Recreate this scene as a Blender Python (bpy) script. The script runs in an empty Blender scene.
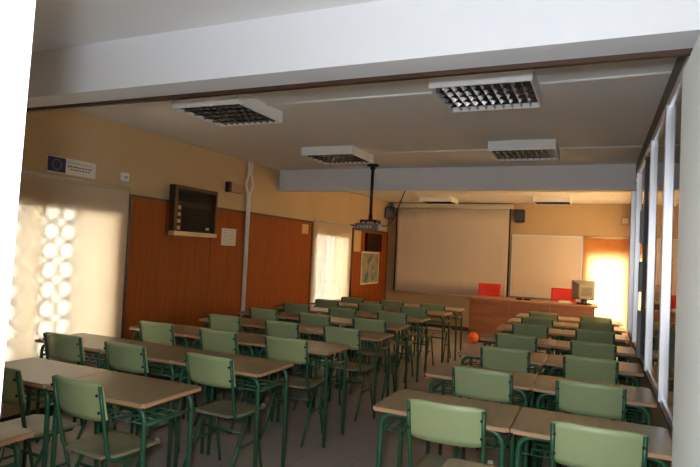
import bpy, bmesh, math, random
from mathutils import Vector, Matrix
random.seed(7)
PI = math.pi
sc = bpy.context.scene
COL = sc.collection

# ------------------------------------------------------------------ helpers
def new_obj(name, data, parent=None):
    o = bpy.data.objects.new(name, data)
    COL.objects.link(o)
    if parent: o.parent = parent
    return o
def obj(name, bm, mat, parent=None, smooth=False, loc=None):
    me = bpy.data.meshes.new(name)
    bmesh.ops.recalc_face_normals(bm, faces=bm.faces[:])
    bm.to_mesh(me); bm.free()
    mats = mat if isinstance(mat, (list, tuple)) else [mat]
    for m in mats: me.materials.append(m)
    if smooth:
        for p in me.polygons: p.use_smooth = True
    o = new_obj(name, me, parent)
    if loc: o.location = loc
    return o
def tag(o, label, cat, group=None):
    o['label'] = label; o['category'] = cat
    if group: o['group'] = group
    return o
def thing(name, label, cat, loc=(0,0,0), rz=0, group=None):
    o = new_obj(name, None); o.location = loc; o.rotation_euler = (0,0,rz)
    o.empty_display_size = .1
    return tag(o, label, cat, group)
def struct(name, bm, mat, parent=None):
    o = obj(name, bm, mat, parent)
    if not parent: o['kind'] = 'structure'
    return o
def dup(root, loc, rz, label, group=None):
    r = root.copy(); COL.objects.link(r); r.location = loc; r.rotation_euler = (0,0,rz)
    r['label'] = label
    if group: r['group'] = group
    for ch in list(root.children):
        c = ch.copy(); COL.objects.link(c); c.parent = r
        for g in list(ch.children):
            d = g.copy(); COL.objects.link(d); d.parent = c
    return r
def box(bm, x0, x1, y0, y1, z0, z1, mi=0, bev=0):
    ret = bmesh.ops.create_cube(bm, size=1)
    vs = ret['verts']
    for v in vs:
        v.co = Vector(((x0+x1)/2 + v.co.x*(x1-x0), (y0+y1)/2 + v.co.y*(y1-y0), (z0+z1)/2 + v.co.z*(z1-z0)))
    fs = list({f for v in vs for f in v.link_faces})
    for f in fs: f.material_index = mi
    if bev:
        es = list({e for v in vs for e in v.link_edges})
        bmesh.ops.bevel(bm, geom=es, offset=bev, segments=2, affect='EDGES', profile=.6)
    return bm
def B(*a, **k):
    bm = bmesh.new(); box(bm, *a, **k); return bm
def round_path(pts, r, n=5):
    pts = [Vector(p) for p in pts]; out = [pts[0]]
    for i in range(1, len(pts)-1):
        a, b, c = pts[i-1], pts[i], pts[i+1]
        d1 = (a-b); d2 = (c-b)
        rr = min(r, d1.length*.49, d2.length*.49)
        p, q = b + d1.normalized()*rr, b + d2.normalized()*rr
        for k in range(n+1):
            t = k/n
            out.append(p*(1-t)**2 + b*2*t*(1-t) + q*t*t)
    out.append(pts[-1]); return out
def tube(bm, pts, rad, bend=0, seg=8, mi=0):
    P = round_path(pts, bend) if bend and len(pts) > 2 else [Vector(p) for p in pts]
    rings = []; up = None
    for i, p in enumerate(P):
        t = (P[min(i+1, len(P)-1)] - P[max(i-1, 0)]).normalized()
        if up is None:
            up = Vector((0,0,1)) if abs(t.z) < .9 else Vector((1,0,0))
        s = t.cross(up).normalized(); up = s.cross(t).normalized()
        rings.append([bm.verts.new(p + (s*math.cos(2*PI*k/seg) + up*math.sin(2*PI*k/seg))*rad) for k in range(seg)])
    for a, b in zip(rings, rings[1:]):
        for k in range(seg):
            f = bm.faces.new((a[k], a[(k+1)%seg], b[(k+1)%seg], b[k])); f.material_index = mi; f.smooth = True
    bm.faces.new(rings[0]).material_index = mi; bm.faces.new(rings[-1]).material_index = mi
    return bm
def T(pts, rad, bend=0, seg=8):
    return tube(bmesh.new(), pts, rad, bend, seg)
def cyl(bm, c, r, h, axis='z', seg=16, mi=0):
    c = Vector(c); d = {'x':Vector((1,0,0)),'y':Vector((0,1,0)),'z':Vector((0,0,1))}[axis]
    return tube(bm, [c-d*h/2, c+d*h/2], r, 0, seg, mi)
def prism(bm, poly, d0, d1, plane='xz', mi=0):
    def pt(a, b, d): return {'xz':(a,d,b),'yz':(d,a,b),'xy':(a,b,d)}[plane]
    A = [bm.verts.new(pt(a,b,d0)) for a,b in poly]; Bv = [bm.verts.new(pt(a,b,d1)) for a,b in poly]
    n = len(poly)
    fs = [bm.faces.new(A), bm.faces.new(Bv)] + [bm.faces.new((A[i],A[(i+1)%n],Bv[(i+1)%n],Bv[i])) for i in range(n)]
    for f in fs: f.material_index = mi
    return bm
def grid_slab(fn, nu, nv, th):
    """curved slab: fn(u,v) -> (point, normal)"""
    bm = bmesh.new(); top = []; bot = []
    for i in range(nu+1):
        a = []; b = []
        for j in range(nv+1):
            p, n = fn(i/nu, j/nv); p = Vector(p); n = Vector(n).normalized()
            a.append(bm.verts.new(p+n*th/2)); b.append(bm.verts.new(p-n*th/2))
        top.append(a); bot.append(b)
    for i in range(nu):
        for j in range(nv):
            f = bm.faces.new((top[i][j],top[i+1][j],top[i+1][j+1],top[i][j+1])); f.smooth = True
            f = bm.faces.new((bot[i][j],bot[i][j+1],bot[i+1][j+1],bot[i+1][j])); f.smooth = True
    for i in range(nu):
        bm.faces.new((top[i][0],bot[i][0],bot[i+1][0],top[i+1][0]))
        bm.faces.new((top[i][nv],top[i+1][nv],bot[i+1][nv],bot[i][nv]))
    for j in range(nv):
        bm.faces.new((top[0][j],top[0][j+1],bot[0][j+1],bot[0][j]))
        bm.faces.new((top[nu][j],bot[nu][j],bot[nu][j+1],top[nu][j+1]))
    return bm
def wall_with_holes(bm, axis, d0, d1, a0, a1, z0, z1, holes):
    """wall slab between d0..d1 across its thickness, along axis a, rectangular openings (a0,a1,z0,z1)"""
    cuts = sorted({a0, a1} | {h[0] for h in holes} | {h[1] for h in holes})
    for p, q in zip(cuts, cuts[1:]):
        if q-p < 1e-6: continue
        m = (p+q)/2; zs = [(z0, z1)]
        for h in holes:
            if h[0] <= m <= h[1]:
                nz = []
                for s, e in zs:
                    if h[2] > s: nz.append((s, min(e, h[2])))
                    if h[3] < e: nz.append((max(s, h[3]), e))
                zs = nz
        for s, e in zs:
            if axis == 'y': box(bm, d0, d1, p, q, s, e)
            else: box(bm, p, q, d0, d1, s, e)
    return bm

# ------------------------------------------------------------------ materials
def mat(name, col, rough=.6, metal=0, noise=None, bump=None, spec=.5, ior=None, coat=0):
    m = bpy.data.materials.new(name); m.use_nodes = True
    nt = m.node_tree; b = nt.nodes['Principled BSDF']
    b.inputs['Base Color'].default_value = (*col, 1)
    b.inputs['Roughness'].default_value = rough; b.inputs['Metallic'].default_value = metal
    b.inputs['Specular IOR Level'].default_value = spec
    if coat: b.inputs['Coat Weight'].default_value = coat
    if noise or bump:
        tc = nt.nodes.new('ShaderNodeTexCoord'); mp = nt.nodes.new('ShaderNodeMapping')
        nt.links.new(tc.outputs['Object'], mp.inputs[0])
    if noise:
        scale, amt, stretch = noise
        mp.inputs['Scale'].default_value = stretch
        n = nt.nodes.new('ShaderNodeTexNoise'); n.inputs['Scale'].default_value = scale; n.inputs['Detail'].default_value = 4
        nt.links.new(mp.outputs[0], n.inputs['Vector'])
        r = nt.nodes.new('ShaderNodeValToRGB')
        r.color_ramp.elements[0].position = .3; r.color_ramp.elements[1].position = .7
        r.color_ramp.elements[0].color = (*[c*(1-amt) for c in col], 1)
        r.color_ramp.elements[1].color = (*[min(1, c*(1+amt)) for c in col], 1)
        nt.links.new(n.outputs['Fac'], r.inputs[0]); nt.links.new(r.outputs[0], b.inputs['Base Color'])
    if bump:
        s, st = bump
        n2 = nt.nodes.new('ShaderNodeTexNoise'); n2.inputs['Scale'].default_value = s
        nt.links.new(tc.outputs['Object'], n2.inputs['Vector'])
        bp = nt.nodes.new('ShaderNodeBump'); bp.inputs['Strength'].default_value = st; bp.inputs['Distance'].default_value = .005
        nt.links.new(n2.outputs['Fac'], bp.inputs['Height']); nt.links.new(bp.outputs[0], b.inputs['Normal'])
    return m
M = {}
M['paint'] = mat('cream_wall_paint', (.50,.37,.215), .75, noise=(1.5,.05,(1,1,1)), bump=(60,.12))
M['white_paint'] = mat('white_ceiling_paint', (.84,.84,.84), .8, noise=(1.2,.03,(1,1,1)), bump=(50,.1))
M['beam_paint'] = mat('white_beam_paint', (.82,.84,.88), .75, noise=(1,.03,(1,1,1)), bump=(50,.1))
M['panel'] = mat('brown_wood_panel', (.27,.062,.007), .6, noise=(3,.15,(2,8,.7)), spec=.2)
M['dark_wood'] = mat('dark_wood_trim', (.06,.025,.012), .5, noise=(6,.2,(1,1,6)))
M['pale_ledge'] = mat('pale_wood_ledge', (.62,.42,.25), .4, noise=(6,.1,(1,1,4)))
M['laminate'] = mat('brown_laminate', (.265,.218,.130), .34, noise=(5,.10,(8,1,1)))
M['edge'] = mat('light_wood_edge', (.50,.27,.15), .5)
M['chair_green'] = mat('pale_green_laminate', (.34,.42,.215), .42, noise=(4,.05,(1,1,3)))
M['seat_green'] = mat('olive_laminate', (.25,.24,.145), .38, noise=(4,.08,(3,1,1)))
M['frame_green'] = mat('green_enamelled_steel', (.022,.098,.048), .35)
M['steel'] = mat('bare_steel', (.6,.6,.58), .3, 1)
M['alu'] = mat('brushed_aluminium', (.80,.81,.86), .38, .75)
M['white_enamel'] = mat('white_enamel', (.86,.86,.85), .4)
M['louver'] = mat('mirror_aluminium_louver', (.17,.168,.165), .10, 1)
M['lamp_inner'] = mat('grey_lamp_interior', (.05,.048,.045), .5)
M['tubeglass'] = mat('unlit_fluorescent_tube', (.33,.32,.30), .3)
M['black'] = mat('black_plastic', (.012,.012,.013), .5)
M['dark_grey'] = mat('dark_grey_plastic', (.05,.052,.055), .5)
M['mid_grey'] = mat('grey_plastic', (.26,.25,.26), .5)
M['beige_plastic'] = mat('beige_plastic', (.30,.27,.22), .5)
M['ivory'] = mat('ivory_plastic', (.62,.58,.48), .5)
M['pvc'] = mat('white_pvc', (.84,.83,.80), .45)
M['screen'] = mat('white_projection_fabric', (.66,.58,.50), .8, noise=(1.5,.03,(3,1,.4)))
M['whiteboard'] = mat('whiteboard_enamel', (.68,.58,.46), .28)
M['red'] = mat('red_plastic', (.62,.018,.010), .4)
M['desk_wood'] = mat('reddish_desk_wood', (.26,.10,.045), .42, noise=(3,.2,(.8,5,5)))
M['desk_top'] = mat('desk_top_wood', (.36,.17,.08), .4, noise=(3,.12,(.8,5,5)))
M['orange'] = mat('orange_rubber', (.75,.13,.03), .45, noise=(8,.08,(1,1,1)))
M['door_paint'] = mat('white_door_paint', (.46,.48,.45), .5, noise=(2,.03,(1,1,1)))
M['jamb_paint'] = mat('white_jamb_paint', (.82,.82,.80), .45)
M['paper'] = mat('white_paper', (.72,.70,.66), .8)
M['yellow_paper'] = mat('yellow_paper', (.62,.46,.20), .8)
M['ink'] = mat('dark_ink', (.05,.05,.06), .8)
M['pale_ink'] = mat('pale_grey_ink', (.42,.42,.42), .8)
M['blue'] = mat('flag_blue', (.012,.03,.16), .6)
M['gold'] = mat('flag_gold', (.35,.33,.12), .6)
M['lattice'] = mat('concrete_lattice', (.20,.18,.15), .85)
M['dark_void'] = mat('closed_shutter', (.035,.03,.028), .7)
M['amber'] = mat('amber_knobs', (.50,.28,.10), .5)

def floor_mat():
    m = bpy.data.materials.new('grey_terrazzo_tiles'); m.use_nodes = True
    nt = m.node_tree; b = nt.nodes['Principled BSDF']; L = nt.links.new
    tc = nt.nodes.new('ShaderNodeTexCoord')
    br = nt.nodes.new('ShaderNodeTexBrick'); br.offset = 0; br.squash = 1
    br.inputs['Color1'].default_value = (.33,.30,.28,1); br.inputs['Color2'].default_value = (.35,.32,.295,1)
    br.inputs['Mortar'].default_value = (.21,.19,.17,1); br.inputs['Scale'].default_value = 1
    br.inputs['Mortar Size'].default_value = .003; br.inputs['Brick Width'].default_value = .4; br.inputs['Row Height'].default_value = .4
    L(tc.outputs['Object'], br.inputs['Vector'])
    v = nt.nodes.new('ShaderNodeTexNoise'); v.inputs['Scale'].default_value = 90
    L(tc.outputs['Object'], v.inputs['Vector'])
    mx = nt.nodes.new('ShaderNodeMixRGB'); mx.blend_type = 'OVERLAY'; mx.inputs[0].default_value = .25
    L(br.outputs['Color'], mx.inputs[1]); L(v.outputs['Fac'], mx.inputs[2]); L(mx.outputs[0], b.inputs['Base Color'])
    b.inputs['Roughness'].default_value = .38
    return m
M['floor'] = floor_mat()

def blind_mat(name, col, thru, trans, clear):
    """woven roller blind: part of the light is scattered through, a little passes straight between the threads"""
    m = bpy.data.materials.new(name); m.use_nodes = True
    nt = m.node_tree; nt.nodes.clear(); L = nt.links.new
    out = nt.nodes.new('ShaderNodeOutputMaterial')
    d = nt.nodes.new('ShaderNodeBsdfDiffuse'); d.inputs[0].default_value = (*col, 1)
    t = nt.nodes.new('ShaderNodeBsdfTranslucent'); t.inputs[0].default_value = (*thru, 1)
    c = nt.nodes.new('ShaderNodeBsdfTransparent')
    m1 = nt.nodes.new('ShaderNodeMixShader'); m1.inputs[0].default_value = trans
    m2 = nt.nodes.new('ShaderNodeMixShader'); m2.inputs[0].default_value = clear
    L(d.outputs[0], m1.inputs[1]); L(t.outputs[0], m1.inputs[2])
    L(m1.outputs[0], m2.inputs[1]); L(c.outputs[0], m2.inputs[2]); L(m2.outputs[0], out.inputs[0])
    return m
M['blind'] = blind_mat('cream_roller_blind', (.62,.52,.40), (.98,.91,.80), .26, .04)
M['blind_thin'] = blind_mat('thin_cream_blind', (.6,.48,.32), (1,.65,.31), .88, .06)
M['frosted'] = blind_mat('frosted_glass', (.8,.8,.78), (.95,.95,.92), .62, 0)
M['frosted_dim'] = blind_mat('obscured_glass', (.8,.8,.78), (.95,.92,.84), .52, 0)
M['frosted_bay'] = blind_mat('clear_tinted_glass', (.5,.5,.48), (.72,.72,.70), .85, .22)

def glass_mat():
    """dark window glass: fresnel mirror reflection over a clear grey tint"""
    m = bpy.data.materials.new('reflective_window_glass'); m.use_nodes = True
    nt = m.node_tree; nt.nodes.clear(); L = nt.links.new
    out = nt.nodes.new('ShaderNodeOutputMaterial')
    tr = nt.nodes.new('ShaderNodeBsdfTransparent'); tr.inputs[0].default_value = (.8,.82,.82,1)
    g = nt.nodes.new('ShaderNodeBsdfGlossy'); g.inputs['Roughness'].default_value = .015; g.inputs[0].default_value = (.95,.95,.95,1)
    fr = nt.nodes.new('ShaderNodeFresnel'); fr.inputs[0].default_value = 1.7
    mx = nt.nodes.new('ShaderNodeMixShader')
    L(fr.outputs[0], mx.inputs[0]); L(tr.outputs[0], mx.inputs[1]); L(g.outputs[0], mx.inputs[2]); L(mx.outputs[0], out.inputs[0])
    return m
M['glass'] = glass_mat()

def poster_mat():
    m = bpy.data.materials.new('printed_poster'); m.use_nodes = True
    nt = m.node_tree; b = nt.nodes['Principled BSDF']; L = nt.links.new
    tc = nt.nodes.new('ShaderNodeTexCoord'); n = nt.nodes.new('ShaderNodeTexNoise')
    n.inputs['Scale'].default_value = 2.6; n.inputs['Detail'].default_value = 5; n.inputs['Distortion'].default_value = 1.5
    r = nt.nodes.new('ShaderNodeValToRGB')
    e = r.color_ramp.elements
    e[0].position = .36; e[0].color = (.05,.14,.20,1)
    e[1].position = .68; e[1].color = (.30,.17,.08,1)
    k = e.new(.48); k.color = (.25,.30,.24,1)
    k = e.new(.56); k.color = (.42,.37,.24,1)
    L(tc.outputs['Object'], n.inputs['Vector']); L(n.outputs['Fac'], r.inputs[0]); L(r.outputs[0], b.inputs['Base Color'])
    b.inputs['Roughness'].default_value = .5
    return m
M['poster'] = poster_mat()

# ------------------------------------------------------------------ room constants (metres)
XL, XR, XF = -4.40, .38, .62      # left wall, glazed right wall, right wall of the front bay
Y0, YB = .53, 12.0                # inner face of door wall, board wall
ZC, ZB = 2.74, 2.44               # ceiling, underside of beams
YG = 7.46                         # far end of the glazed wall
CEIL2 = ZC

# ------------------------------------------------------------------ setting
struct('floor', B(-6.5, 2.6, -3.0, YB+.3, -.1, 0), M['floor'])
struct('ceiling', B(-6.5, 2.6, -3.0, YB+.3, ZC, ZC+.12), M['white_paint'])
W1 = (2.62, 4.17, .50, 1.86); W2 = (8.45, 9.86, .50, 1.86)
struct('wall_left', wall_with_holes(bmesh.new(), 'y', XL-.28, XL, Y0-.28, YB+.28, 0, ZC, [W1, W2]), M['paint'])
W3 = (-.17, .52, .16, 1.74)
struct('wall_back', wall_with_holes(bmesh.new(), 'x', YB, YB+.28, XL-.28, XF+.28, 0, ZC, [W3]), M['paint'])
W4 = (7.75, 11.7, .65, 2.30)  # opening for the added window, out of view, that brightens the far end
bm = bmesh.new()
wall_with_holes(bm, 'y', XF, XF+.25, YG, YB, 0, ZC, [W4])
box(bm, XR, XF, YG, YG+.14, 0, ZC)
wall_with_holes(bm, 'y', XR, XR+.3, Y0-.28, YG, 0, ZC, [(2.30, 7.40, .76, 2.62)])
struct('wall_right', bm, M['paint'])
bm = bmesh.new()
box(bm, XL-.28, -.80, Y0-.28, Y0, 0, ZC); box(bm, .22, XR+.3, Y0-.28, Y0, 0, ZC); box(bm, -.80, .22, Y0-.28, Y0, 2.09, ZC)
struct('wall_near', bm, M['paint'])
bm = bmesh.new()
box(bm, -3.2, -3.0, -3.0, Y0-.28, 0, ZC); box(bm, 2.3, 2.5, -3.0, Y0-.28, 0, ZC); box(bm, -3.2, 2.5, -3.0, -2.8, 0, ZC)
struct('wall_corridor', bm, M['paint'])
struct('beam', B(XL, XR, 2.38, 2.59, ZB+.01, ZC), M['beam_paint'])
struct('beam', B(XL, XR, 7.21, 7.45, ZB, ZC), M['beam_paint'])
struct('trim_3', B(XR-.006, XR, 2.59, 7.21, 2.575, ZC), mat('dark_grey_header', (.12,.105,.09), .6))
struct('trim_1', B(XL, XR, 2.575, 2.605, ZB-.012, ZB+.03), M['dark_wood'])
# door frame jamb on the left of the doorway, open door leaf on the right
bm = bmesh.new(); prism(bm, [(-.80, 0), (-.796, 0), (-.737, 2.05), (-.80, 2.05)], Y0-.30, Y0, 'xz')
box(bm, -.88, -.80, Y0-.32, Y0-.28, 0, 2.09); box(bm, -.80, .22, Y0-.30, Y0, 2.05, 2.09)
struct('trim_2', bm, M['jamb_paint'])
d = new_obj('door_1', None); d['kind'] = 'structure'; d.location = (.167, .56, 0)
obj('leaf', B(0, .04, 0, .92, .01, 2.02, bev=.003), M['door_paint'], d)
bm = bmesh.new()
for s in (-1, 1):
    x = .02 + s*.02
    cyl(bm, (x+s*.02, .86, 1.03), .011, .05, 'x', 10); tube(bm, [(x+s*.045, .86, 1.03), (x+s*.045, .75, 1.03)], .009, 0, 8)
    box(bm, x-.004 if s<0 else x-.001, x+.001 if s<0 else x+.004, .835, .885, .93, 1.10)
h = obj('handle', bm, M['steel'], d)
bm = bmesh.new()
for z in (.25, 1.0, 1.78): cyl(bm, (.0, -.004, z), .009, .1, 'z', 8)
obj('hinge', bm, M['steel'], d)
struct('baseboard_back', B(XL, XF, YB-.015, YB, 0, .08), M['dark_wood'])
struct('baseboard_left', B(XL, XL+.015, Y0, YB-.015, 0, .08), M['dark_wood'])

# brown wood panelling on the left wall
def panelling(name, y0, y1):
    bm = bmesh.new(); n = max(1, round((y1-y0)/1.22)); w = (y1-y0)/n
    for i in range(n): box(bm, XL, XL+.016, y0+i*w+.002, y0+(i+1)*w-.002, .08, 2.02)
    box(bm, XL, XL+.028, y0, y1, 2.02, 2.05, mi=1)
    for y in (y0, y1): box(bm, XL, XL+.026, y-.018, y+.018, .08, 2.05, mi=1)
    o = struct(name, bm, [M['panel'], M['dark_wood']])
    return o
panelling('wall_panel_left', 4.30, 8.30)
panelling('wall_panel_left_far', 10.02, 11.985)
panelling('wall_panel_left_near', .58, 2.40)

# windows of the left wall: ring lattice outside, obscured panes
def ring_lattice(bm, y0, ncol, z0, nrow, pitch, x):
    R, r = pitch/2*.995, pitch/2*.82
    for c in range(ncol):
        for k in range(nrow):
            cy, cz = y0 + pitch*(c+.5), z0 + pitch*(k+.5); n = 20
            vs = [[], [], [], []]
            for i in range(n):
                a = 2*PI*i/n; ca, sa = math.cos(a), math.sin(a)
                for q, (rad, xx) in enumerate(((R,x-.008),(R,x+.008),(r,x+.008),(r,x-.008))):
                    vs[q].append(bm.verts.new((xx, cy+ca*rad, cz+sa*rad)))
            for i in range(n):
                j = (i+1) % n
                for q in range(4):
                    bm.faces.new((vs[q][i], vs[q][j], vs[(q+1)%4][j], vs[(q+1)%4][i]))
def lattice_window(name, W, lat):
    y0, y1, z0, z1 = W
    w = new_obj(name, None); w['kind'] = 'structure'; w.location = (XL, y0, z0)
    x = -.03
    cuts = [0] + [v for a, b in lat for v in (a-y0, b-y0)] + [y1-y0]
    bm = bmesh.new(); H = z1-z0
    for c in cuts: box(bm, x-.03, x+.01, c-.006, c+.006, 0, H)
    box(bm, x-.03, x+.03, 0, y1-y0, 0, .03); box(bm, x-.03, x+.03, 0, y1-y0, H-.03, H)
    obj('window_frame', bm, M['ivory'], w)
    bm = bmesh.new()
    for a, b in lat: ring_lattice(bm, a-y0, 2, .02, 8, (b-a)/2, -.004)
    obj('ring_lattice', bm, M['lattice'], w)
    for i in range(len(cuts)-1):
        if cuts[i+1]-cuts[i] > .03:
            q = x if i % 2 == 0 else x-.034
            obj('obscured_pane', B(q-.004, q+.004, cuts[i], cuts[i+1], 0, H), M['frosted_dim' if i % 2 == 0 else 'frosted_bay'], w)
    return w
lattice_window('window_1', W1, [(2.82, 3.16), (3.345, 3.685)])
lattice_window('window_2', W2, [(8.50, 8.84), (8.86, 9.20)])
# back wall window, and an unseen one added to light the front bay (plain panes)
def plain_window(name, axis, a0, a1, z0, z1, d, bars):
    w = new_obj(name, None); w['kind'] = 'structure'
    w.location = (d, a0, z0) if axis == 'y' else (a0, d, z0)
    bmf = bmesh.new(); L = a1-a0; H = z1-z0
    def bx(bm, s, e, za, zb, t):
        if axis == 'y': box(bm, -t, t, s, e, za, zb)
        else: box(bm, s, e, -t, t, za, zb)
    for i in range(bars+1): bx(bmf, max(0, L*i/bars-.025), min(L, L*i/bars+.025), 0, H, .03)
    bx(bmf, 0, L, 0, .05, .03); bx(bmf, 0, L, H-.05, H, .03)
    obj('window_frame', bmf, M['ivory'], w)
    bmp = bmesh.new(); bx(bmp, 0, L, 0, H, .004); obj('pane', bmp, M['frosted'], w)
plain_window('window_3', 'x', *W3, YB+.12, 1)
plain_window('window_4_added', 'y', *W4, XF+.12, 3)

# glazed sliding windows along the right wall
wr = new_obj('window_5', None); wr['kind'] = 'structure'; wr.location = (XR-.02, 2.30, .76)
obj('sill', B(-.012, .30, 0, 5.10, 0, .022, bev=.003), M['dark_wood'], wr)
bm = bmesh.new(); box(bm, .0, .045, 0, 5.10, .022, .045)
obj('bottom_rail', bm, M['alu'], wr)
obj('top_rail', B(-.004, .045, 0, 5.10, 1.745, 1.80, bev=.003), M['alu'], wr)
for yy, wd, mm in ((1.45,.05,'alu'), (2.48,.05,'alu'), (3.13,.035,'dark_grey'), (4.12,.045,'alu'), (5.07,.05,'alu'), (.03,.05,'alu')):
    p = obj('mullion', B(-.018 if mm == 'alu' else -.008, .028, yy-wd/2, yy+wd/2, .022, 1.76, bev=.004), M[mm], wr)
    if mm == 'dark_grey':
        for z0_, z1_ in ((.02,.42), (.58,.84), (1.0,1.28)):
            obj('catch_box', B(-.034, -.006, yy-.04, yy+.03, z0_, z1_, bev=.005), M['mid_grey'], p)
edges = [.05, 1.45, 2.48, 3.13, 4.12, 5.05]
for a, b in zip(edges, edges[1:]):
    obj('pane', B(.008, .014, a, b, .04, 1.75), M['glass'], wr)
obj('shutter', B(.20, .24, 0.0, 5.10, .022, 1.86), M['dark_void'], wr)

# ------------------------------------------------------------------ roller blinds
def blind(x_or_y, axis, a0, a1, z0, z1, m, label, wav=.004):
    root = thing('roller_blind', label, 'blind', (x_or_y, (a0+a1)/2, z0) if axis == 'y' else ((a0+a1)/2, x_or_y, z0), 0, 'cream roller blinds')
    L = a1-a0; H = z1-z0; n = 40
    bm = bmesh.new(); rows = []
    for i in range(n+1):
        a = -L/2 + L*i/n; off = wav*math.sin(i*.9) + wav*.6*math.sin(i*.37)
        r = []
        for z in (0, H*.5, H):
            k = off*(1-z/H*.8)
            r.append(bm.verts.new((k, a, z) if axis == 'y' else (a, k, z)))
        rows.append(r)
    for p, q in zip(rows, rows[1:]):
        for j in range(2): bm.faces.new((p[j], q[j], q[j+1], p[j+1])).smooth = True
    obj('blind_cloth', bm, m, root)
    obj('roller', T([(0,-L/2,H) if axis=='y' else (-L/2,0,H), (0,L/2,H) if axis=='y' else (L/2,0,H)], .02, 0, 12), M['ivory'], root)
    obj('bottom_bar', T([(0,-L/2,0) if axis=='y' else (-L/2,0,0), (0,L/2,0) if axis=='y' else (L/2,0,0)], .009, 0, 8), M['ivory'], root)
    return root
blind(XL+.022, 'y', 2.46, 4.28, .34, 2.10, M['blind'], 'large cream roller blind with ring shapes showing through beside the doorway')
blind(XL+.022, 'y', 8.36, 9.96, .34, 2.08, M['blind'], 'cream roller blind on left wall between two far brown wood panels')
blind(YB-.045, 'x', -.255, .60, .12, 2.08, M['blind_thin'], 'glaring sunlit roller blind on board wall right of the whiteboard')
blind(XF-.045, 'y', 7.65, 11.8, .55, 2.42, M['blind_thin'], 'wide cream roller blind over the added unseen window on the front bay right wall')  # added along with its window; warms the daylight entering the bay

# ------------------------------------------------------------------ school desk
def desk_proto():
    W, D, H = .70, .46, .76
    r = thing('school_desk', '', 'desk', group='brown-topped school desks')
    bm = B(-W/2, W/2, 0, D, H-.022, H, mi=0)
    for f in bm.faces:
        f.material_index = 0 if f.normal.z > .5 else 1
    vert = [e for e in bm.edges if abs((e.verts[0].co-e.verts[1].co).z) > .01]
    bmesh.ops.bevel(bm, geom=vert, offset=.014, segments=3, affect='EDGES')
    for f in bm.faces: f.material_index = 0 if f.normal.z > .5 else 1
    tope = [e for e in bm.edges if all(abs(v.co.z-H) < 1e-4 for v in e.verts)]
    bmesh.ops.bevel(bm, geom=tope, offset=.004, segments=1, affect='EDGES')
    obj('desktop', bm, [M['laminate'], M['edge']], r)
    zt = H-.036
    for y in (.05, D-.05):
        for s in (-1, 1):
            x = s*(W/2-.035)
            obj('leg', T([(x+s*.008, y, 0), (x, y, zt), (x-s*.16, y, zt)], .0135, .075, 9), M['frame_green'], r)
        obj('cross_rail', T([(-.155, y, zt), (.155, y, zt)], .0135), M['frame_green'], r)
    for s in (-1, 1):
        x = s*(W/2-.036)
        obj('side_rail', T([(x, .05, zt-.09), (x, D-.05, zt-.09)], .011), M['frame_green'], r)
    bm = bmesh.new(); zr = zt-.10
    for y in (.10, .19, .28, .37): tube(bm, [(-.27, y, zr), (.27, y, zr)], .0045, 0, 6)
    for i in range(9):
        x = -.26+.065*i; tube(bm, [(x, .09, zr+.004), (x, .375, zr+.004), (x, .39, zr+.08)], .0035, .02, 5)
    tube(bm, [(-.31, .10, zr), (-.27, .10, zr)], .006, 0, 6); tube(bm, [(.27, .10, zr), (.31, .10, zr)], .006, 0, 6)
    tube(bm, [(-.31, .37, zr), (-.27, .37, zr)], .006, 0, 6); tube(bm, [(.27, .37, zr), (.31, .37, zr)], .006, 0, 6)
    obj('book_rack', bm, M['frame_green'], r)
    return r
# ------------------------------------------------------------------ school chair
def chair_proto():
    r = thing('school_chair', '', 'chair', group='green school chairs')
    # seat: gently dished plywood
    def seat(u, v):
        x = (u-.5)*.375; y = -.185+v*.38
        taper = 1 - .10*max(0, (.3-v)/.3)
        z = .448 - .012*math.cos((u-.5)*PI)*math.sin(v*PI) - .018*max(0, (v-.85)/.15)**2
        return (x*taper, y, z), (0, 0, 1)
    bm = grid_slab(seat, 10, 10, .012); 
    ve = [e for e in bm.edges if abs(e.verts[0].co.z-e.verts[1].co.z) > .008 and e.is_manifold and abs(e.verts[0].co.x-e.verts[1].co.x) < 1e-4 and abs(e.verts[0].co.x) > .16 and (e.verts[0].co.y < -.18 or e.verts[0].co.y > .19)]
    bmesh.ops.bevel(bm, geom=ve, offset=.03, segments=4, affect='EDGES')
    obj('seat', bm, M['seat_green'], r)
    # backrest: curved in plan, raked
    def back(u, v):
        x = (u-.5)*.385; z = .645 + v*.205
        y = -.195 - .045*v - .030*(1-((u-.5)*2)**2)
        if v in (0, 1): z += (-1 if v else 1)*.012*abs((u-.5)*2)**6
        return (x, y, z), ((u-.5)*.5, 1, .2)
    bm = grid_slab(back, 14, 6, .011)
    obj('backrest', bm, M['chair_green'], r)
    for s in (-1, 1):
        up = obj('upright', T([(s*.187, -.246, .835), (s*.185, -.205, .62), (s*.178, -.165, .432), (s*.172, .12, .430)], .0105, .05, 9), M['frame_green'], r)
        for z, y in ((.79, -.246), (.70, -.228)):
            obj('rivet', T([(s*.180, y-.008, z), (s*.180, y-.014, z)], .008, 0, 8), M['black'], up)
        obj('leg', T([(s*.172, -.02, .425), (s*.190, -.25, .0)], .011, 0, 9), M['frame_green'], r)
        obj('leg', T([(s*.172, .06, .425), (s*.185, .165, .0)], .011, 0, 9), M['frame_green'], r)
        obj('side_stretcher', T([(s*.180, -.13, .235), (s*.180, .105, .235)], .008, 0, 7), M['frame_green'], r)
    obj('seat_rail', T([(-.172, .0, .43), (.172, .0, .43)], .010, 0, 8), M['frame_green'], r)
    obj('cross_stretcher', T([(-.18, -.075, .325), (.18, -.075, .325)], .009, 0, 8), M['frame_green'], r)
    return r
DESK, CHAIR = desk_proto(), chair_proto()
used = {'d': False, 'c': False}
def place(kind, x, y, rz, label):
    o = DESK if kind == 'd' else CHAIR
    if not used[kind]:
        used[kind] = True; o.location = (x, y, 0); o.rotation_euler = (0, 0, rz); o['label'] = label
    else:
        dup(o, (x, y, 0), rz, label)
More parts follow.
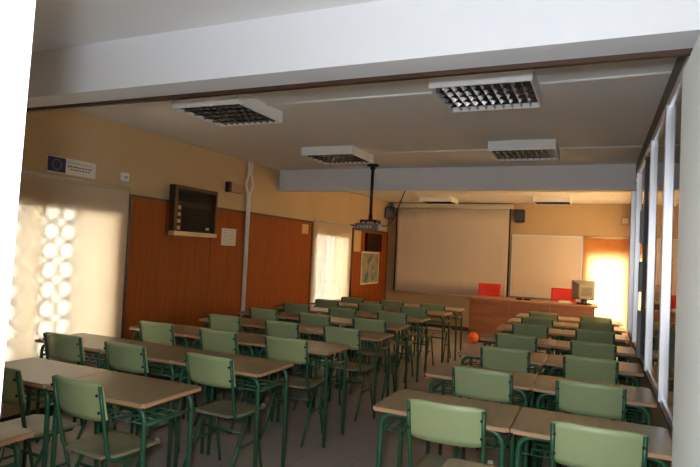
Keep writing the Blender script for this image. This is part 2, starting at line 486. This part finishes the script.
ORD = ['first','second','third','fourth','fifth','sixth','seventh','eighth']
# left block: rows counted from the doorway
LX = [-2.04,-1.95,-1.925,-1.86,-1.945,-1.965,-1.91,-1.895]
LY = [2.165,3.07,4.025,4.957,5.802,6.681,7.656,8.40]
LCH = {0:(-2.42,-3.03,None), 1:(-2.305,-3.04,-3.68), 2:(-2.30,-2.945,-3.65), 3:(-2.19,-2.845,-3.55),
       4:(-2.255,-2.93,-3.60), 5:(-2.31,-2.98,-3.66), 6:(-2.29,-2.95,-3.62), 7:(-2.23,-2.88,-3.55)}
LCY = [2.105,3.02,3.975,4.86,5.70,6.58,7.46,8.22]
SIDE = ['aisle-side','middle','window-side']
for i in range(8):
    for c in range(3):
        if i == 0 and c == 2: continue
        x = LX[i]-.35-c*.703 + random.uniform(-.0008,.0008)
        place('d', x, LY[i]+random.uniform(-.008,.008)*(c > 0), 0,
              f'brown desk, {SIDE[c]} one of three in the {ORD[i]} row of the left block from the doorway' if False else
              f'brown-topped {SIDE[c]} desk in the left block, {ORD[i]} whole row from the doorway')
        cx = LCH[i][c]
        place('c', cx, LCY[i]+.245+random.uniform(-.025,.0)*(c > 0), math.radians(random.uniform(-3,3) if (i,c) != (0,0) else -5),
              f'green chair at the {SIDE[c]} desk in the left block, {ORD[i]} whole row from doorway')
place('d', -2.47, 1.185, 0, 'lone desk corner at lower left beside the white doorway jamb')
RX = -.36
RY = [2.788,3.77,4.753,5.744,6.75,7.62,8.43]
RCH = [(-.668,.018),(-.662,-.015),(-.672,-.022),(-.69,-.01),(-.67,.0),(-.67,.01),(-.67,.0)]
RCY = [2.742,3.712,4.70,5.62,6.62,7.50,8.32]
for i in range(7):
    for c in range(2):
        sd = ('aisle-side','glass-side')[c]
        x = RX + (-.353 if c == 0 else .353)
        place('d', x, RY[i]+(.0 if c == 0 else random.uniform(-.01,.005)), 0,
              f'brown-topped {sd} desk in the right block, {ORD[i]} row with chairs from the doorway')
        place('c', RCH[i][c], RCY[i]+.240, math.radians(random.uniform(-2,2)),
              f'green chair at the {sd} desk in the right block, {ORD[i]} row from the doorway')
place('d', -.174, 1.807, 0, 'desk with only its far corner showing, in front of the nearest right-hand chair')

# ------------------------------------------------------------------ ceiling lights
def light_proto():
    r = thing('ceiling_light', '', 'ceiling light', group='louvred fluorescent ceiling lights')
    W, D, H = .64, .64, .095
    bm = bmesh.new(); t = .012
    box(bm, -W/2, W/2, -D/2, -D/2+t, -H, 0); box(bm, -W/2, W/2, D/2-t, D/2, -H, 0)
    box(bm, -W/2, -W/2+t, -D/2+t, D/2-t, -H, 0); box(bm, W/2-t, W/2, -D/2+t, D/2-t, -H, 0)
    obj('housing', bm, M['white_enamel'], r)
    obj('reflector', B(-W/2+t, W/2-t, -D/2+t, D/2-t, -.012, -.002), M['lamp_inner'], r)
    bm = bmesh.new()
    def blade(p, q, horiz):
        # V-section louvre blade, wide at the top and narrow at the bottom
        for z0, z1, w0, w1 in ((-H+.004, -H+.06, .002, .014),):
            if horiz:
                prism(bm, [(p-w0, z0), (p+w0, z0), (p+w1, z1), (p-w1, z1)], -q, q, 'yz')
            else:
                prism(bm, [(p-w0, z0), (p+w0, z0), (p+w1, z1), (p-w1, z1)], -q, q, 'xz')
    q = W/2-t
    for i in range(1, 10): blade(-q+2*q*i/10, q, False)
    for i in range(1, 5): blade(-q+2*q*i/5, q, True)
    obj('louver', bm, M['louver'], r)
    for i in range(4):
        x = -q+2*q*(i+.5)/4
        obj('fluorescent_tube', T([(x, -.29, -.03), (x, .29, -.03)], .013, 0, 10), M['tubeglass'], r)
    return r
LP = light_proto()
LSP = [(-2.83, 3.79, 'large unlit louvred ceiling light nearest the left wall'),
       (-.71, 3.78, 'unlit louvred ceiling light nearest the doorway above right desks'),
       (-2.82, 5.91, 'unlit louvred ceiling light just before the projector pole'),
       (-.72, 5.97, 'unlit louvred ceiling light close to far beam above right desks'),
       (-2.98, 11.1, 'warm-toned ceiling light beyond far beam above projection screen'),
       (-.80, 11.05, 'warm-toned ceiling light beyond far beam right of the wall speaker')]
for i, (x, y, lb) in enumerate(LSP):
    if i == 0: LP.location = (x, y, ZC); LP['label'] = lb
    else: dup(LP, (x, y, ZC), 0, lb)

# white cable trunking on the ceiling and walls
def conduit(pts, label, rad=.009):
    return tag(obj('cable_conduit', T(pts, rad, .02, 8), M['pvc']), label, 'conduit', 'white cable conduits')
zc = ZC-.012
conduit([(-2.50,3.83,zc),(-1.04,3.83,zc)], 'white conduit on the ceiling between the two nearest lights')
conduit([(-.38,3.81,zc),(XR-.01,3.78,zc)], 'white conduit from nearest right ceiling light to the glazed wall')
conduit([(-2.49,6.0,zc),(-1.05,6.03,zc)], 'white conduit on ceiling between the two lights before far beam')
conduit([(-.39,6.06,zc),(XR-.01,6.1,zc)], 'white conduit from light before far beam to the glazed wall')
r = thing('conduit_pipe', 'pair of white vertical pipes on left wall, parted in a diamond near top', 'pipe', (XL, 6.38, 0))
for s in (-1, 1):
    obj('pipe', T([(.034, s*.022, .09), (.034, s*.022, 2.28), (.034, s*.085, 2.42), (.034, s*.022, 2.56), (.034, s*.035, ZC-.002)], .016, .03, 9), M['pvc'], r)

# ------------------------------------------------------------------ left wall objects
def wall_plate(name, y0, y1, z0, z1, m, label, cat, th=.004, x=XL):
    r = thing(name, label, cat, (x, (y0+y1)/2, z0))
    return r, (y1-y0), (z1-z0)
# flag sign
r, w, hh = wall_plate('sign', 3.345, 3.86, 2.145, 2.29, None, 'small white sign with blue flag of gold stars above the near blind', 'sign')
obj('board', B(.001, .008, -w/2, w/2, 0, hh, bev=.001), M['paper'], r)
fl = obj('flag', B(.008, .0095, -w/2+.005, -w/2+.185, .008, hh-.008), M['blue'], r)
bm = bmesh.new()
for k in range(12):
    a = 2*PI*k/12; cy, cz = -w/2+.095+.045*math.cos(a), hh/2+.045*math.sin(a)
    poly = [(cy+(.010 if i%2==0 else .0042)*math.sin(PI*i/5), cz+(.010 if i%2==0 else .0042)*math.cos(PI*i/5)) for i in range(10)]
    prism(bm, poly, .0095, .0105, 'yz')
obj('stars', bm, M['gold'], fl)
bm = bmesh.new()
for zi, (y0_, y1_) in ((.104, (-.05,.215)), (.070, (-.045,.21)), (.044, (-.02,.19))):
    y = y0_
    while y < y1_:
        l = random.uniform(.018,.05); box(bm, .008, .0088, y, min(y+l, y1_), zi, zi+.010, mi=0 if zi < .1 else 1); y += l+.009
obj('print_lines', bm, [M['ink'], M['pale_ink']], r)
# small white control box
r = thing('wall_switch', 'small white control box on left wall above the near blind corner', 'switch', (XL, 4.21, 2.17))
obj('case', B(.0, .03, -.05, .05, 0, .085, bev=.006), M['pvc'], r)
obj('button', B(.03, .035, -.015, .02, .03, .055), M['pale_ink'], r)
# air conditioner in a wooden box
r = thing('air_conditioner', 'old window air conditioner in dark wooden frame set in brown panelling', 'air conditioner', (XL, 5.26, 1.66))
bm = bmesh.new(); Wd, Hh = .76, .56
box(bm, 0, .085, -Wd/2, -Wd/2+.05, .05, Hh+.01); box(bm, 0, .085, Wd/2-.03, Wd/2, .05, Hh+.01); box(bm, 0, .085, -Wd/2+.05, Wd/2-.03, Hh-.03, Hh+.01)
obj('frame', bm, M['dark_wood'], r)
obj('ledge', B(0, .10, -Wd/2, Wd/2, 0, .05, bev=.004), M['pale_ledge'], r)
M['ac_body'] = mat('dark_olive_plastic', (.035,.030,.022), .7, spec=.2)
M['matte'] = mat('matte_black_slats', (.012,.010,.009), .8, spec=.1)
obj('body', B(.016, .040, -Wd/2+.05, Wd/2-.03, .05, Hh-.03, bev=.004), M['ac_body'], r)
bm = bmesh.new()
for k in range(11): box(bm, .040, .050, -.20, .32, .075+k*.024, .087+k*.024)
obj('grille', bm, M['matte'], r)
bm = bmesh.new()
for k in range(5): box(bm, .040, .052, -.31, .32, .40+k*.022, .410+k*.022)
obj('air_outlet', bm, M['matte'], r)
obj('trim_strip', B(.040, .048, -.32, .33, .355, .385), M['ac_body'], r)
for k in range(4):
    bm = bmesh.new(); cyl(bm, (.05, -.265, .09+k*.077), .022, .022, 'x', 14); obj('knob', bm, M['amber'], r)
obj('badge', B(.050, .054, .22, .28, .085, .115), M['pale_ink'], r)
# small box above the panels
r = thing('wall_box', 'small beige box with dark end above panelling beside white pipes', 'wall box', (XL, 6.05, 2.27))
obj('case', B(0, .06, -.11, .16, 0, .12, bev=.004), mat('tan_plastic', (.36,.24,.14), .5), r)
obj('dark_end', B(0, .065, -.16, -.11, -.005, .125), M['black'], r)
# notice sheet and yellow papers, poster
def sheet(name, y0, y1, z0, z1, m, label, lines, group=None, cat='notice'):
    r = thing(name, label, cat, (XL+.017, (y0+y1)/2, z0), 0, group)
    w, h_ = y1-y0, z1-z0
    obj('page', B(0, .003, -w/2, w/2, 0, h_), m, r)
    if lines:
        bm = bmesh.new()
        for k in range(lines):
            z = h_-h_*(k+1)/(lines+1); y = -w*.4
            while y < w*.36:
                l = random.uniform(.03, .09)*w/.3; box(bm, .003, .0036, y, min(y+l, w*.4), z-.004, z+.004); y += l+.015
        obj('print_lines', bm, M['pale_ink'], r)
    return r
sheet('notice_sheet', 5.845, 6.15, 1.575, 1.795, M['paper'], 'white printed notice sheet pinned to panelling below right of air conditioner', 7)
sheet('notice_sheet', 7.95, 8.16, 1.83, 1.985, M['yellow_paper'], 'small yellowish notice at top corner of the long brown panel', 2)
sheet('notice_sheet', 10.08, 10.42, 1.58, 2.0, M['yellow_paper'], 'tall yellowish notice on far panel above left of the poster', 4)
r = thing('poster', 'blue and ochre poster with white border on the far brown panel', 'poster', (XL+.017, 11.0, .91))
obj('page', B(0, .003, -.5, .5, 0, .68), M['paper'], r)
obj('picture', B(.003, .0045, -.46, .46, .035, .645), M['poster'], r)
# dark wall unit near the corner, behind the projector
r = thing('wall_heater', 'dark brown louvred wall unit above the poster, behind the projector', 'heater', (XL+.016, 11.06, 1.60))
obj('case', B(0, .06, -.42, .42, 0, .38, bev=.008), mat('dark_brown_case', (.035,.013,.006), .75, spec=.15), r)
bm = bmesh.new()
for k in range(8): box(bm, .06, .07, -.36, .36, .04+k*.04, .055+k*.04)
obj('grille', bm, M['matte'], r)

# ------------------------------------------------------------------ projector
px, py = -2.76, 6.86
r = thing('projector', 'grey projector hanging from the ceiling on a black pole', 'projector', (px, py, 1.86))
zt = ZC-1.86
bm = bmesh.new(); cyl(bm, (0,0,zt-.012), .075, .024, 'z', 20); cyl(bm, (0,0,zt-.045), .035, .05, 'z', 16)
obj('ceiling_plate', bm, M['black'], r)
obj('pole', T([(0,0,zt-.04), (0,0,.20)], .021, 0, 12), M['black'], r)
bm = bmesh.new(); cyl(bm, (0,0,.175), .028, .07, 'z', 14); box(bm, -.11, .11, -.09, .09, .118, .140)
for a in ((-.1,-.08),(.1,-.08),(-.1,.08),(.1,.08)): box(bm, a[0]-.012, a[0]+.012, a[1]-.012, a[1]+.012, .09, .12)
obj('bracket', bm, M['black'], r)
obj('body', B(-.165, .165, -.13, .13, .0, .092, bev=.014), mat('grey_projector_shell', (.22,.24,.23), .45), r)
bm = bmesh.new(); cyl(bm, (.06, .145, .045), .042, .05, 'y', 18); obj('lens', bm, M['black'], r)
bm = bmesh.new()
for k in range(5): box(bm, -.14+k*.045, -.112+k*.045, -.133, -.128, .028, .062)
obj('socket_panel', bm, M['ivory'], r)
obj('cable', T([(-.14,-.135,.05), (-.20,-.16,.06), (-.24,-.10,.07), (-.20,.0,.06)], .007, .05, 7), M['black'], r)
tag(obj('power_cord', T([(px+.172, py, 1.92), (px+.22, py+.05, 1.93), (px+.27, py+.15, 2.02), (px+.30, py+.2, 2.16), (px+.33, py+.40, 2.445)], .006, .08, 7), M['black']),
    'black cable looping up from the projector to the far beam', 'cable')

# ------------------------------------------------------------------ wall speakers
def speaker(x, y, z, rz, label):
    r = thing('wall_speaker', label, 'speaker', (x, y, z), rz, 'black wall speakers')
    obj('cabinet', B(-.10, .10, -.17, -.03, 0, .26, bev=.02), M['black'], r)
    obj('grille', B(-.088, .088, -.178, -.168, .012, .248, bev=.004), M['dark_grey'], r)
    obj('bracket', B(-.02, .02, -.04, .0, .08, .18), M['black'], r)
    return r
speaker(-1.49, YB, 2.34, 0, 'black wall speaker right of the projection screen')
speaker(XL+.06, 11.9, 2.36, math.radians(28), 'black wall speaker in the corner left of the projection screen')
tag(obj('power_cord', T([(XL+.10, 11.88, 2.6), (XL+.12, 11.9, 2.66), (XL+.11, 11.9, ZC)], .008, .02, 6), M['black']), 'short black cable from the corner speaker up to the ceiling', 'cable')

# ------------------------------------------------------------------ board wall
r = thing('hanging_projection_screen', 'large white pull-down projection screen with black side borders', 'screen', (-2.915, YB-.10, .76))
Ws, Hs = 2.50, 1.86
def scr(u, v):
    x = (u-.5)*(Ws-.06); z = v*Hs
    return (x, .010*math.sin(u*9)*(1-v)+.006*math.sin(u*23+1)*(1-v), z), (0,1,0)
obj('fabric', grid_slab(scr, 48, 6, .002), M['screen'], r)
obj('border', B(-Ws/2, -Ws/2+.03, -.004, .004, .0, Hs), M['black'], r); obj('border', B(Ws/2-.03, Ws/2, -.004, .004, .0, Hs), M['black'], r)
obj('bottom_bar', T([(-Ws/2, 0, -.01), (Ws/2, 0, -.01)], .014, 0, 10), M['ivory'], r)
obj('case', B(-Ws/2-.05, Ws/2+.05, -.05, .06, Hs-.01, Hs+.085, bev=.015), M['ivory'], r)
for s in (-1, 1): obj('bracket', B(s*1.1-.03, s*1.1+.03, .05, .098, Hs+.01, Hs+.06), M['ivory'], r)
r = thing('whiteboard', 'wide whiteboard on front wall right of the projection screen', 'whiteboard', (-.955, YB, .82))
obj('surface', B(-.66, .66, -.018, 0, .02, 1.25), M['whiteboard'], r)
bm = bmesh.new()
box(bm, -.68, -.66, -.026, 0, 0, 1.27); box(bm, .66, .68, -.026, 0, 0, 1.27); box(bm, -.66, .66, -.026, 0, 1.25, 1.27); box(bm, -.66, .66, -.026, 0, 0, .02)
obj('frame', bm, M['alu'], r)
obj('pen_tray', B(-.60, .60, -.09, -.026, .0, .014, bev=.003), M['alu'], r)
r = thing('wall_box', 'small tan box high on front wall above the glaring blind', 'wall box', (.465, YB, 2.33))
obj('case', B(-.075, .075, -.05, 0, 0, .16, bev=.008), mat('tan_box', (.42,.26,.12), .5), r)
obj('cover', B(-.05, .05, -.056, -.05, .03, .13), M['ivory'], r)

# ------------------------------------------------------------------ teacher's desk and what is on it
TD = (-1.10, 10.55, 0); th = .83
r = thing('teacher_desk', 'long reddish wooden teacher desk with closed front panel', 'desk', TD)
obj('desktop', B(-1.13, 1.13, -.04, .66, th-.032, th, bev=.004), M['desk_top'], r)
bm = bmesh.new()
for k in range(3): box(bm, -1.06+k*.7067+.002, -1.06+(k+1)*.7067-.002, .04, .06, .06, th-.032)
obj('front_panel', bm, M['desk_wood'], r)
for x in (-1.08, -.02, 1.04):
    obj('side_panel', B(x, x+.04, .06, .42, 0, th-.032), M['desk_wood'], r)
obj('plinth', B(-1.05, 1.05, .05, .07, 0, .06), M['dark_wood'], r)
# monitor (CRT seen from behind)
r = thing('computer_monitor', 'bulky grey-beige computer monitor on the right end of teacher desk', 'monitor', (-.195, 10.86, th), math.radians(14))
bm = bmesh.new(); cyl(bm, (0,.02,.012), .13, .024, 'z', 20); cyl(bm, (0,.02,.05), .05, .06, 'z', 14)
obj('base', bm, M['dark_grey'], r)
bm = bmesh.new()
box(bm, -.19, .19, .08, .17, .075, .42, bev=.012)
obj('bezel', bm, M['beige_plastic'], r)
bm = bmesh.new()
V = [bm.verts.new(p) for p in ((-.18,.08,.08),(.18,.08,.08),(.18,.08,.41),(-.18,.08,.41),(-.13,-.16,.11),(.13,-.16,.11),(.13,-.16,.35),(-.13,-.16,.35))]
for f in ((0,1,2,3),(4,7,6,5),(0,4,5,1),(1,5,6,2),(2,6,7,3),(3,7,4,0)): bm.faces.new([V[i] for i in f])
bmesh.ops.bevel(bm, geom=bm.edges[:], offset=.012, segments=2, affect='EDGES')
hs = obj('rear_housing', bm, M['beige_plastic'], r)
bm = bmesh.new()
for k in range(7): box(bm, -.09, .09, -.166, -.158, .16+k*.022, .168+k*.022)
obj('vent_slots', bm, M['dark_grey'], hs)
obj('screen', B(-.16, .16, .17, .174, .105, .39), M['black'], r)
# small things on the desk
r = thing('paper_tray', 'small pale tray left of the monitor on teacher desk', 'tray', (-.52, 10.80, th), .2)
obj('tray', B(-.11, .11, -.07, .07, 0, .03, bev=.008), M['ivory'], r)
obj('papers', B(-.09, .09, -.055, .055, .03, .042), M['paper'], r)
for x, lb in ((-1.30, 'left of two small black board erasers on the teacher desk'), (-1.16, 'right of two small black board erasers on the teacher desk')):
    r = thing('board_eraser', lb, 'eraser', (x, 10.75, th), random.uniform(-.2,.2), 'black board erasers')
    obj('felt', B(-.055, .055, -.022, .022, 0, .014), M['dark_grey'], r)
    obj('handle', B(-.055, .055, -.020, .020, .014, .034, bev=.006), M['black'], r)
# red chairs
def red_chair(x, y, rz, label):
    r = thing('desk_chair', label, 'chair', (x, y, 0), rz, 'red chairs behind the teacher desk')
    def back(u, v):
        xx = (u-.5)*.44; z = .70+.36*v
        return (xx, .21+.05*v+.03*(1-((u-.5)*2)**2), z), ((u-.5)*.4, -1, .1)
    obj('backrest', grid_slab(back, 12, 6, .03), M['red'], r)
    obj('seat', B(-.22, .22, -.22, .21, .44, .48, bev=.018), M['red'], r)
    for s in (-1, 1):
        obj('leg', T([(s*.19, -.19, .44), (s*.20, -.21, 0)], .012), M['black'], r)
        obj('leg', T([(s*.19, .19, .44), (s*.20, .24, 0)], .012), M['black'], r)
        obj('back_post', T([(s*.16, .17, .45), (s*.16, .25, .62), (s*.16, .26, .95)], .011, .06), M['black'], r)
red_chair(-1.97, 11.26, 0, 'red chair behind the left end of the teacher desk')
red_chair(-.575, 11.27, 0, 'red chair behind the teacher desk beside the monitor')
# ball
r = thing('ball', 'orange ball on the floor at left foot of teacher desk', 'ball', (-2.05, 10.42, .10))
bm = bmesh.new(); bmesh.ops.create_uvsphere(bm, u_segments=28, v_segments=18, radius=.10)
for f in bm.faces: f.smooth = True
obj('shell', bm, M['orange'], r)
bm = bmesh.new()
for ax in range(3):
    pts = []
    for k in range(33):
        a = 2*PI*k/32; c, s = .100*math.cos(a), .100*math.sin(a)
        pts.append([(c,s,0),(c,0,s),(0,c,s)][ax])
    tube(bm, pts, .0022, 0, 5)
obj('seam', bm, M['dark_wood'], r)

# ------------------------------------------------------------------ light
w = bpy.data.worlds.new('World'); sc.world = w; w.use_nodes = True
bg = w.node_tree.nodes['Background']
bg.inputs[0].default_value = (1.0, .96, .88, 1); bg.inputs[1].default_value = 23.0
# the photographer's flash, beside the lens in the doorway
fl = bpy.data.lights.new('camera_flash', 'POINT'); fl.energy = 190; fl.shadow_soft_size = .035; fl.color = (.86,.93,1.0)
fo = bpy.data.objects.new('camera_flash', fl); COL.objects.link(fo); fo.location = (-.075, -.03, 1.66)

# ------------------------------------------------------------------ camera
cam = bpy.data.cameras.new('Camera'); co = bpy.data.objects.new('Camera', cam); COL.objects.link(co)
CH, YAW, PITCH, ROLL, F = 1.566, .418, .033, .047, 559.4
cy, sy, cp, sp = math.cos(YAW), math.sin(YAW), math.cos(PITCH), math.sin(PITCH)
f = Vector((-sy*cp, cy*cp, sp)); rr = Vector((cy, sy, 0)); uu = rr.cross(f)
r2 = rr*math.cos(ROLL)+uu*math.sin(ROLL); u2 = -rr*math.sin(ROLL)+uu*math.cos(ROLL)
mw = Matrix((r2, u2, -f)).transposed().to_4x4(); mw.translation = Vector((0, 0, CH))
co.matrix_world = mw
cam.sensor_width = 36; cam.lens = F/700*36; cam.clip_start = .02; cam.clip_end = 100
sc.camera = co
sc.view_settings.view_transform = 'Standard'; sc.view_settings.look = 'None'
sc.view_settings.gamma = 1; sc.view_settings.use_curve_mapping = False; sc.view_settings.exposure = 0
sc.cycles.use_denoising = True; sc.cycles.max_bounces = 10; sc.cycles.diffuse_bounces = 6
sc.cycles.transparent_max_bounces = 16; sc.cycles.sample_clamp_indirect = 8
